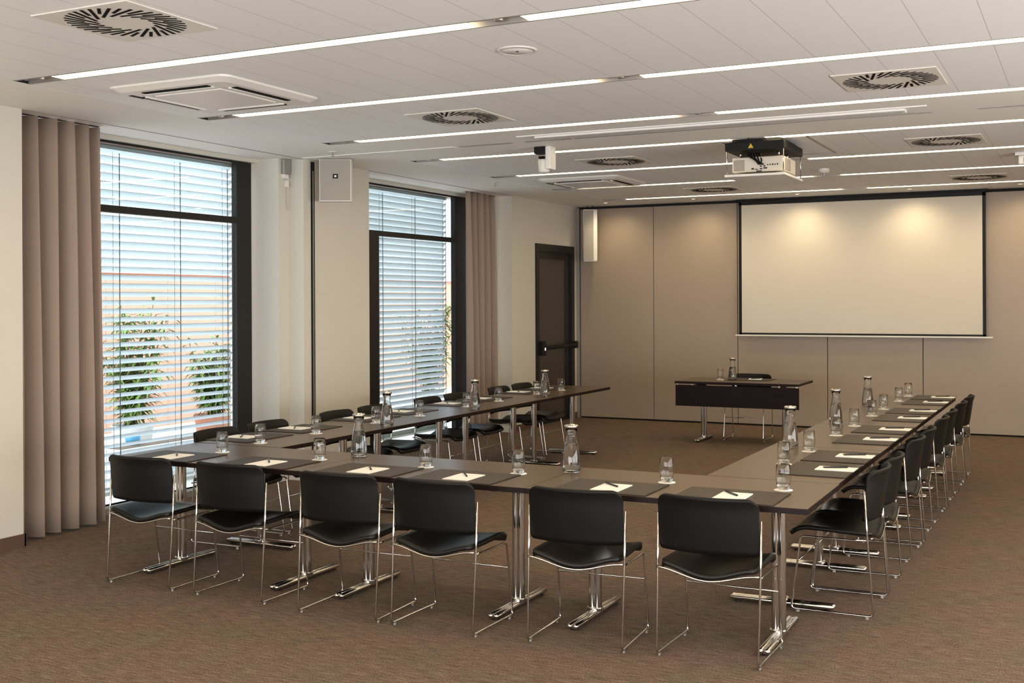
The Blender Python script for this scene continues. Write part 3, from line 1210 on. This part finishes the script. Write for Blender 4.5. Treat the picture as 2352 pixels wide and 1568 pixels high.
# ---- side rows: four tables each, 1.44 pitch
TS = table_proto(1.438, 0.70, footlen=0.565)
YS0 = 6.025
for i in range(4):
    place(TS, 'ts', (-1.51, YS0 + 0.72 + 1.44 * i, 0), pi / 2,
          'dark brown folding table, %s from the camera in the right row' % ORD[i], 'tables of the right row')
for i in range(4):
    place(TS, 'ts', (-5.065, YS0 - 0.025 + 0.72 + 1.44 * i, 0), pi / 2,
          'dark brown folding table, %s from the camera in the window row' % ORD[i], 'tables of the window row')

# ---- desk in front of the screen
TD = table_proto(1.45, 0.75, modesty=True, footlen=0.60)
TD.location = (-3.645, 13.30, 0)
TD['label'] = 'single dark desk with hanging front panel facing the tables, before the screen'
MB().box(-0.722, 0.722, -0.352, -0.334, 0.43, 0.675).build('modesty_panel', M['wenge_edge'], TD)
q = MB()
for x in (-0.70, -0.52, 0.0, 0.5, 0.70):
    q.box(x - 0.012, x + 0.012, -0.35, -0.336, 0.672, 0.695)
q.build('panel_bracket', M['steel'], TD)

# ---- chairs
NEAR = [(-4.99, 5.022, 0.0), (-4.320, 5.020, 0.0), (-3.554, 4.985, 0.035), (-2.976, 4.990, -0.02),
        (-2.218, 5.052, 0.05), (-1.578, 5.100, -0.02)]
NTXT = ['leftmost', 'second from left', 'third from left', 'third from right', 'second from right', 'rightmost']
for (x, y, a), tx in zip(NEAR, NTXT):
    place(CH, 'ch', (x, y, 0), a, 'black chair with chrome sled legs, %s in the near row' % tx, 'chairs of the near row')
RY = [6.42, 6.935, 7.88, 8.485, 9.33, 9.925, 10.775, 11.46]
for i, y in enumerate(RY):
    place(CH, 'ch', (-1.013, y, 0), pi / 2 + [0.0, 0.01, -0.02, 0.02, 0, 0.01, -0.01, 0][i],
          'black chair with chrome sled legs, %s from the camera in the right row' % ORD[i], 'chairs of the right row')
LY = [6.335, 6.905, 7.79, 8.34, 9.24, 9.78, 10.69, 11.24]
for i, y in enumerate(LY):
    place(CH, 'ch', (-5.56, y, 0), -pi / 2 + [0.02, 0, 0.01, -0.02, 0, 0.02, 0, -0.01][i],
          'black chair with its back to the windows, %s from the camera' % ORD[i], 'chairs of the window row')
place(CH, 'ch', (-3.675, 13.80, 0), pi, 'black chair behind the desk, facing the camera before the screen', 'chair of the desk')

# ------------------------------------------------------------------ things on the tables
PAD = thing('desk_pad', '-', 'desk pad')
q = MB()
q.bbox(-0.25, 0.25, -0.185, 0.185, 0.0, 0.004, 0.0012)
q.build('pad_base', M['pad_edge'], PAD)
q = MB()
q.box(-0.248, 0.248, -0.183, 0.183, 0.0035, 0.0052)
q.build('pad_surface', M['pad'], PAD)
NP = thing('notepad', '-', 'notepad')
q = MB()
q.box(-0.074, 0.074, -0.105, 0.105, 0.0, 0.004)
q.build('paper_stack', M['paper'], NP)
q = MB()
q.box(-0.072, 0.072, 0.090, 0.1055, 0.0035, 0.0045)
q.build('glued_edge', M['card'], NP)
PN = thing('pen', '-', 'pen')
q = MB()
q.tube([(0, -0.068, 0.005), (0, -0.060, 0.005), (0, 0.066, 0.005), (0, 0.070, 0.005)], [0.0015, 0.0045, 0.0045, 0.003], 10)
q.build('barrel', M['pen'], PN)
q = MB()
q.box(-0.0015, 0.0015, 0.025, 0.069, 0.0095, 0.0115)
q.build('clip', M['pen'], PN)
CO = tag(MB().lathe([(0, 0), (0.046, 0), (0.046, 0.0015), (0, 0.0015)], 40).build('coaster', M['card']), '-', 'coaster')
GL = tag(MB().lathe([(0, 0.0015), (0.024, 0.0015), (0.027, 0.004), (0.031, 0.018), (0.0350, 0.036), (0.0372, 0.060), (0.0365, 0.090),
                     (0.0335, 0.127), (0.0331, 0.1285), (0.0325, 0.127), (0.0354, 0.090), (0.0361, 0.060), (0.0338, 0.036),
                     (0.0290, 0.022), (0.0, 0.018)], 40).build('drinking_glass', M['glass']), '-', 'glass')
CA = thing('water_carafe', '-', 'carafe')
MB().lathe([(0, 0.0008), (0.045, 0.0008), (0.0485, 0.004), (0.050, 0.012), (0.0495, 0.045), (0.0465, 0.085), (0.041, 0.125), (0.0335, 0.165),
            (0.0265, 0.198), (0.0255, 0.205), (0.0285, 0.222), (0.033, 0.240), (0.0335, 0.245), (0.0315, 0.245), (0.0265, 0.222),
            (0.0235, 0.206), (0.0245, 0.197), (0.0315, 0.164), (0.039, 0.124), (0.0445, 0.085), (0.0475, 0.045), (0.0475, 0.014),
            (0.044, 0.008), (0, 0.008)], 44).build('glass_body', M['glass'], CA)
MB().lathe([(0, 0.0082), (0.0438, 0.0082), (0.0472, 0.0142), (0.0472, 0.045), (0.0442, 0.085), (0.0387, 0.124), (0.0325, 0.158),
            (0.0, 0.158)], 44).build('water', M['water'], CA)
q = MB()
q.lathe([(0.0, 0.236), (0.026, 0.236), (0.030, 0.243), (0.0385, 0.247), (0.0395, 0.254), (0.037, 0.262), (0.031, 0.262), (0.029, 0.257),
         (0.0, 0.256)], 40)
q.build('steel_lid', M['chrome'], CA)

ZT = TT + 0.0005
seatn = []
# near row: x of pad centre, y, and phrase
NP_X = [(-5.03, 5.383), (-4.325, 5.39), (-3.62, 5.40), (-3.015, 5.41), (-2.175, 5.425), (-1.555, 5.425)]
GN = [(-4.905, 5.665), (-4.135, 5.64), (-3.395, 5.645), (-2.805, 5.645), (-1.972, 5.70), (-1.369, 5.715)]
for i, ((x, y), (gx, gy), tx) in enumerate(zip(NP_X, GN, NTXT)):
    place(PAD, 'pad', (x, y, ZT), ROT, 'brown leather desk pad, %s in the near row' % tx, 'desk pads on the near row')
    nx, ny = x + 0.02, y - 0.04
    place(NP, 'np', (nx, ny, ZT + 0.0056), ROT, 'white notepad on the desk pad, %s in the near row' % tx, 'notepads on the near row')
    place(PN, 'pn', (nx - 0.015, ny + 0.045, ZT + 0.0100), [0.75, 0.7, 0.65, 0.62, 0.85, 0.72][i], 'black pen on the notepad, %s in the near row' % tx, 'pens on the near row')
    place(CO, 'co', (gx, gy, ZT), 0, 'white round coaster under the glass, %s in the near row' % tx, 'coasters on the near row')
    place(GL, 'gl', (gx, gy, ZT + 0.0006), 0.3 * i, 'empty water glass, %s in the near row' % tx, 'glasses on the near row')

RPY = [6.475, 7.055, 7.985, 8.645, 9.53, 10.175, 11.07, 11.66]
RG = [(-1.58, 6.617), (-1.572, 7.243), (-1.588, 8.17), (-1.582, 8.837), (-1.591, 9.658), (-1.595, 10.287), (-1.59, 11.14), (-1.592, 11.767)]
for i, (y, (gx, gy)) in enumerate(zip(RPY, RG)):
    tx = '%s from the camera in the right row' % ORD[i]
    place(PAD, 'pad', (-1.345, y, ZT), pi / 2, 'brown leather desk pad, %s' % tx, 'desk pads on the right row')
    nx, ny = -1.262, y + 0.03
    place(NP, 'np', (nx, ny, ZT + 0.0056), pi / 2, 'white notepad on its desk pad, %s' % tx, 'notepads on the right row')
    place(PN, 'pn', (nx - 0.01, ny + 0.012, ZT + 0.0100), -pi / 2 + 0.42 + 0.03 * (i % 3), 'black pen on its notepad, %s' % tx, 'pens on the right row')
    place(CO, 'co', (gx, gy, ZT), 0, 'white round coaster under a glass, %s' % tx, 'coasters on the right row')
    place(GL, 'gl', (gx, gy, ZT + 0.0006), 0.2 * i, 'empty water glass, %s' % tx, 'glasses on the right row')

LPY = [6.36, 6.96, 7.79, 8.40, 9.23, 9.84, 10.70, 11.27]
LG = [(-4.985, 6.137), (-4.982, 6.754), (-4.988, 7.54), (-4.96, 8.15), (-5.01, 9.04), (-5.01, 9.665), (-5.04, 10.56), (-5.01, 11.11)]
for i, (y, (gx, gy)) in enumerate(zip(LPY, LG)):
    tx = '%s from the camera in the window row' % ORD[i]
    place(PAD, 'pad', (-5.255, y, ZT), -pi / 2, 'brown leather desk pad, %s' % tx, 'desk pads on the window row')
    nx, ny = -5.30, y - 0.03
    place(NP, 'np', (nx, ny, ZT + 0.0056), -pi / 2, 'white notepad on its desk pad, %s' % tx, 'notepads on the window row')
    place(PN, 'pn', (nx + 0.01, ny - 0.02, ZT + 0.0100), pi / 2 - 1.0, 'black pen on its notepad, %s' % tx, 'pens on the window row')
    place(CO, 'co', (gx, gy, ZT), 0, 'white round coaster under a glass, %s' % tx, 'coasters on the window row')
    place(GL, 'gl', (gx, gy, ZT + 0.0006), 0.2 * i, 'empty water glass, %s' % tx, 'glasses on the window row')

# desk
place(PAD, 'pad', (-3.60, 13.47, ZT), pi, 'brown leather desk pad on the desk before the screen', 'desk pad on the desk')
place(NP, 'np', (-3.56, 13.50, ZT + 0.0056), pi + 0.2, 'white notepad on the desk before the screen', 'notepad on the desk')
place(PN, 'pn', (-3.55, 13.50, ZT + 0.0100), 2.4, 'black pen on the desk before the screen', 'pen on the desk')
place(CO, 'co', (-3.93, 13.30, ZT), 0, 'white coaster on the desk before the screen', 'coaster on the desk')
place(GL, 'gl', (-3.93, 13.30, ZT + 0.0006), 0, 'water glass on the desk before the screen', 'glass on the desk')

CAR = [(-4.005, 5.865, 'water carafe with steel lid, left one of two on the near row'),
       (-2.565, 5.82, 'water carafe with steel lid, right one of two on the near row'),
       (-4.79, 7.39, 'water carafe with steel lid, nearest of three on the window row'),
       (-4.805, 8.82, 'water carafe with steel lid, middle of three on the window row'),
       (-4.83, 10.32, 'water carafe with steel lid, farthest of three on the window row'),
       (-1.73, 7.42, 'water carafe with steel lid, nearest of three on the right row'),
       (-1.745, 8.98, 'water carafe with steel lid, middle of three on the right row'),
       (-1.78, 10.60, 'water carafe with steel lid, farthest of three on the right row'),
       (-3.785, 13.32, 'water carafe with steel lid on the desk before the screen')]
for i, (x, y, lab) in enumerate(CAR):
    place(CA, 'ca', (x, y, ZT), 0.4 * i, lab, 'water carafes on the tables')

# ------------------------------------------------------------------ outside the windows
struct(MB().box(-30, -7.3, -10, 40, -0.25, -0.12).build('terrace_floor', M['terrace']))
q = MB()
q.box(-12.4, -12.0, 0, 34, -0.12, 2.08)
q.cur = 1
q.box(-12.45, -11.95, 0, 34, 2.08, 2.13)
q.build('garden_wall', [M['pink'], M['pot']])
o = bpy.data.objects['garden_wall']
tag(o, 'terracotta coloured wall across the terrace outside the windows', 'wall')

r = thing('house', 'pale blue grey building beyond the terracotta wall', 'building', (-24, 26, -0.12))
q = MB()
q.box(-4, 4, -12, 14, 0, 6.2)
q.build('house_wall', M['bluewall'], r)
q = MB()
q.box(-4.3, 4.3, -12.3, 14.3, 6.2, 6.5)
q.build('roof', M['pot'], r)


def shrub(label, x, y, zbase, height, seed, n=230, spread=0.42, potm=None):
    rnd = random.Random(seed)
    r_ = thing('potted_shrub', label, 'plant', (x, y, zbase))
    st = MB()
    lf = MB()
    tips = []
    for k in range(16):
        a = rnd.uniform(0, 2 * pi)
        rr = rnd.uniform(0.05, spread)
        hh = height * rnd.uniform(0.55, 1.0)
        p0 = Vector((rnd.uniform(-0.06, 0.06), rnd.uniform(-0.06, 0.06), 0.42))
        p2 = Vector((cos(a) * rr, sin(a) * rr, hh))
        p1 = Vector((p2.x * 0.3, p2.y * 0.3, hh * 0.6))
        pts_ = [p0 * (1 - t) ** 2 + p1 * 2 * t * (1 - t) + p2 * t * t for t in [j / 6 for j in range(7)]]
        st.tube(pts_, [0.012 - 0.0012 * j for j in range(7)], 6)
        tips.append(pts_)
    for k in range(n):
        pts_ = rnd.choice(tips)
        t = rnd.uniform(0.2, 1.0)
        j = min(5, int(t * 6))
        p = pts_[j].lerp(pts_[j + 1], t * 6 - j)
        a = rnd.uniform(0, 2 * pi)
        el = rnd.uniform(-0.5, 0.9)
        d = Vector((cos(a) * cos(el), sin(a) * cos(el), sin(el)))
        L = rnd.uniform(0.16, 0.30)
        wd = rnd.uniform(0.014, 0.026)
        s_ = d.cross(Vector((0, 0, 1))).normalized()
        drop = Vector((0, 0, -0.35 * L))
        a0_ = p
        a1_ = p + d * L * 0.45
        a2_ = p + d * L + drop
        mid = Vector((0, 0, -0.006))
        vs = [a0_, a1_ + s_ * wd, a1_ + mid, a1_ - s_ * wd, a2_]
        lf.add(vs, [(0, 1, 2), (0, 2, 3), (1, 4, 2), (2, 4, 3)], False)
    st.build('stem', M['bark'], r_)
    lf.build('foliage', M['leaf'], r_)
    pt = MB()
    pt.lathe([(0, 0), (0.17, 0), (0.22, 0.42), (0.24, 0.44), (0.225, 0.45), (0.20, 0.40), (0, 0.40)], 24)
    pt.build('plant_pot', potm or M['pot'], r_)
    return r_


shrub('leafy potted shrub outside the near window, left taller one', -9.4, 9.40, -0.12, 1.82, 1, 1150, 0.46)
shrub('leafy potted shrub outside the near window, right shorter one', -9.4, 10.70, -0.12, 1.66, 2, 950, 0.42, M['clay'])
shrub('leafy potted shrub outside the far window', -9.0, 14.95, -0.12, 1.75, 3, 1000, 0.5)
r = thing('planter_box', 'low white planter trough outside the near window', 'planter', (-8.35, 8.9, -0.12))
MB().bbox(-0.2, 0.2, -0.9, 0.9, 0, 0.40, 0.01).build('planter_body', M['pot'], r)
MB().box(-0.17, 0.17, -0.87, 0.87, 0.40, 0.405).build('planter_soil', M['bark'], r)
r = thing('bucket', 'blue bucket on the planter outside the near window', 'bucket', (-8.35, 8.35, 0.286))
MB().lathe([(0, 0), (0.06, 0), (0.08, 0.10), (0.075, 0.10), (0.056, 0.01), (0, 0.01)], 20).build('bucket_body', M['blue'], r)
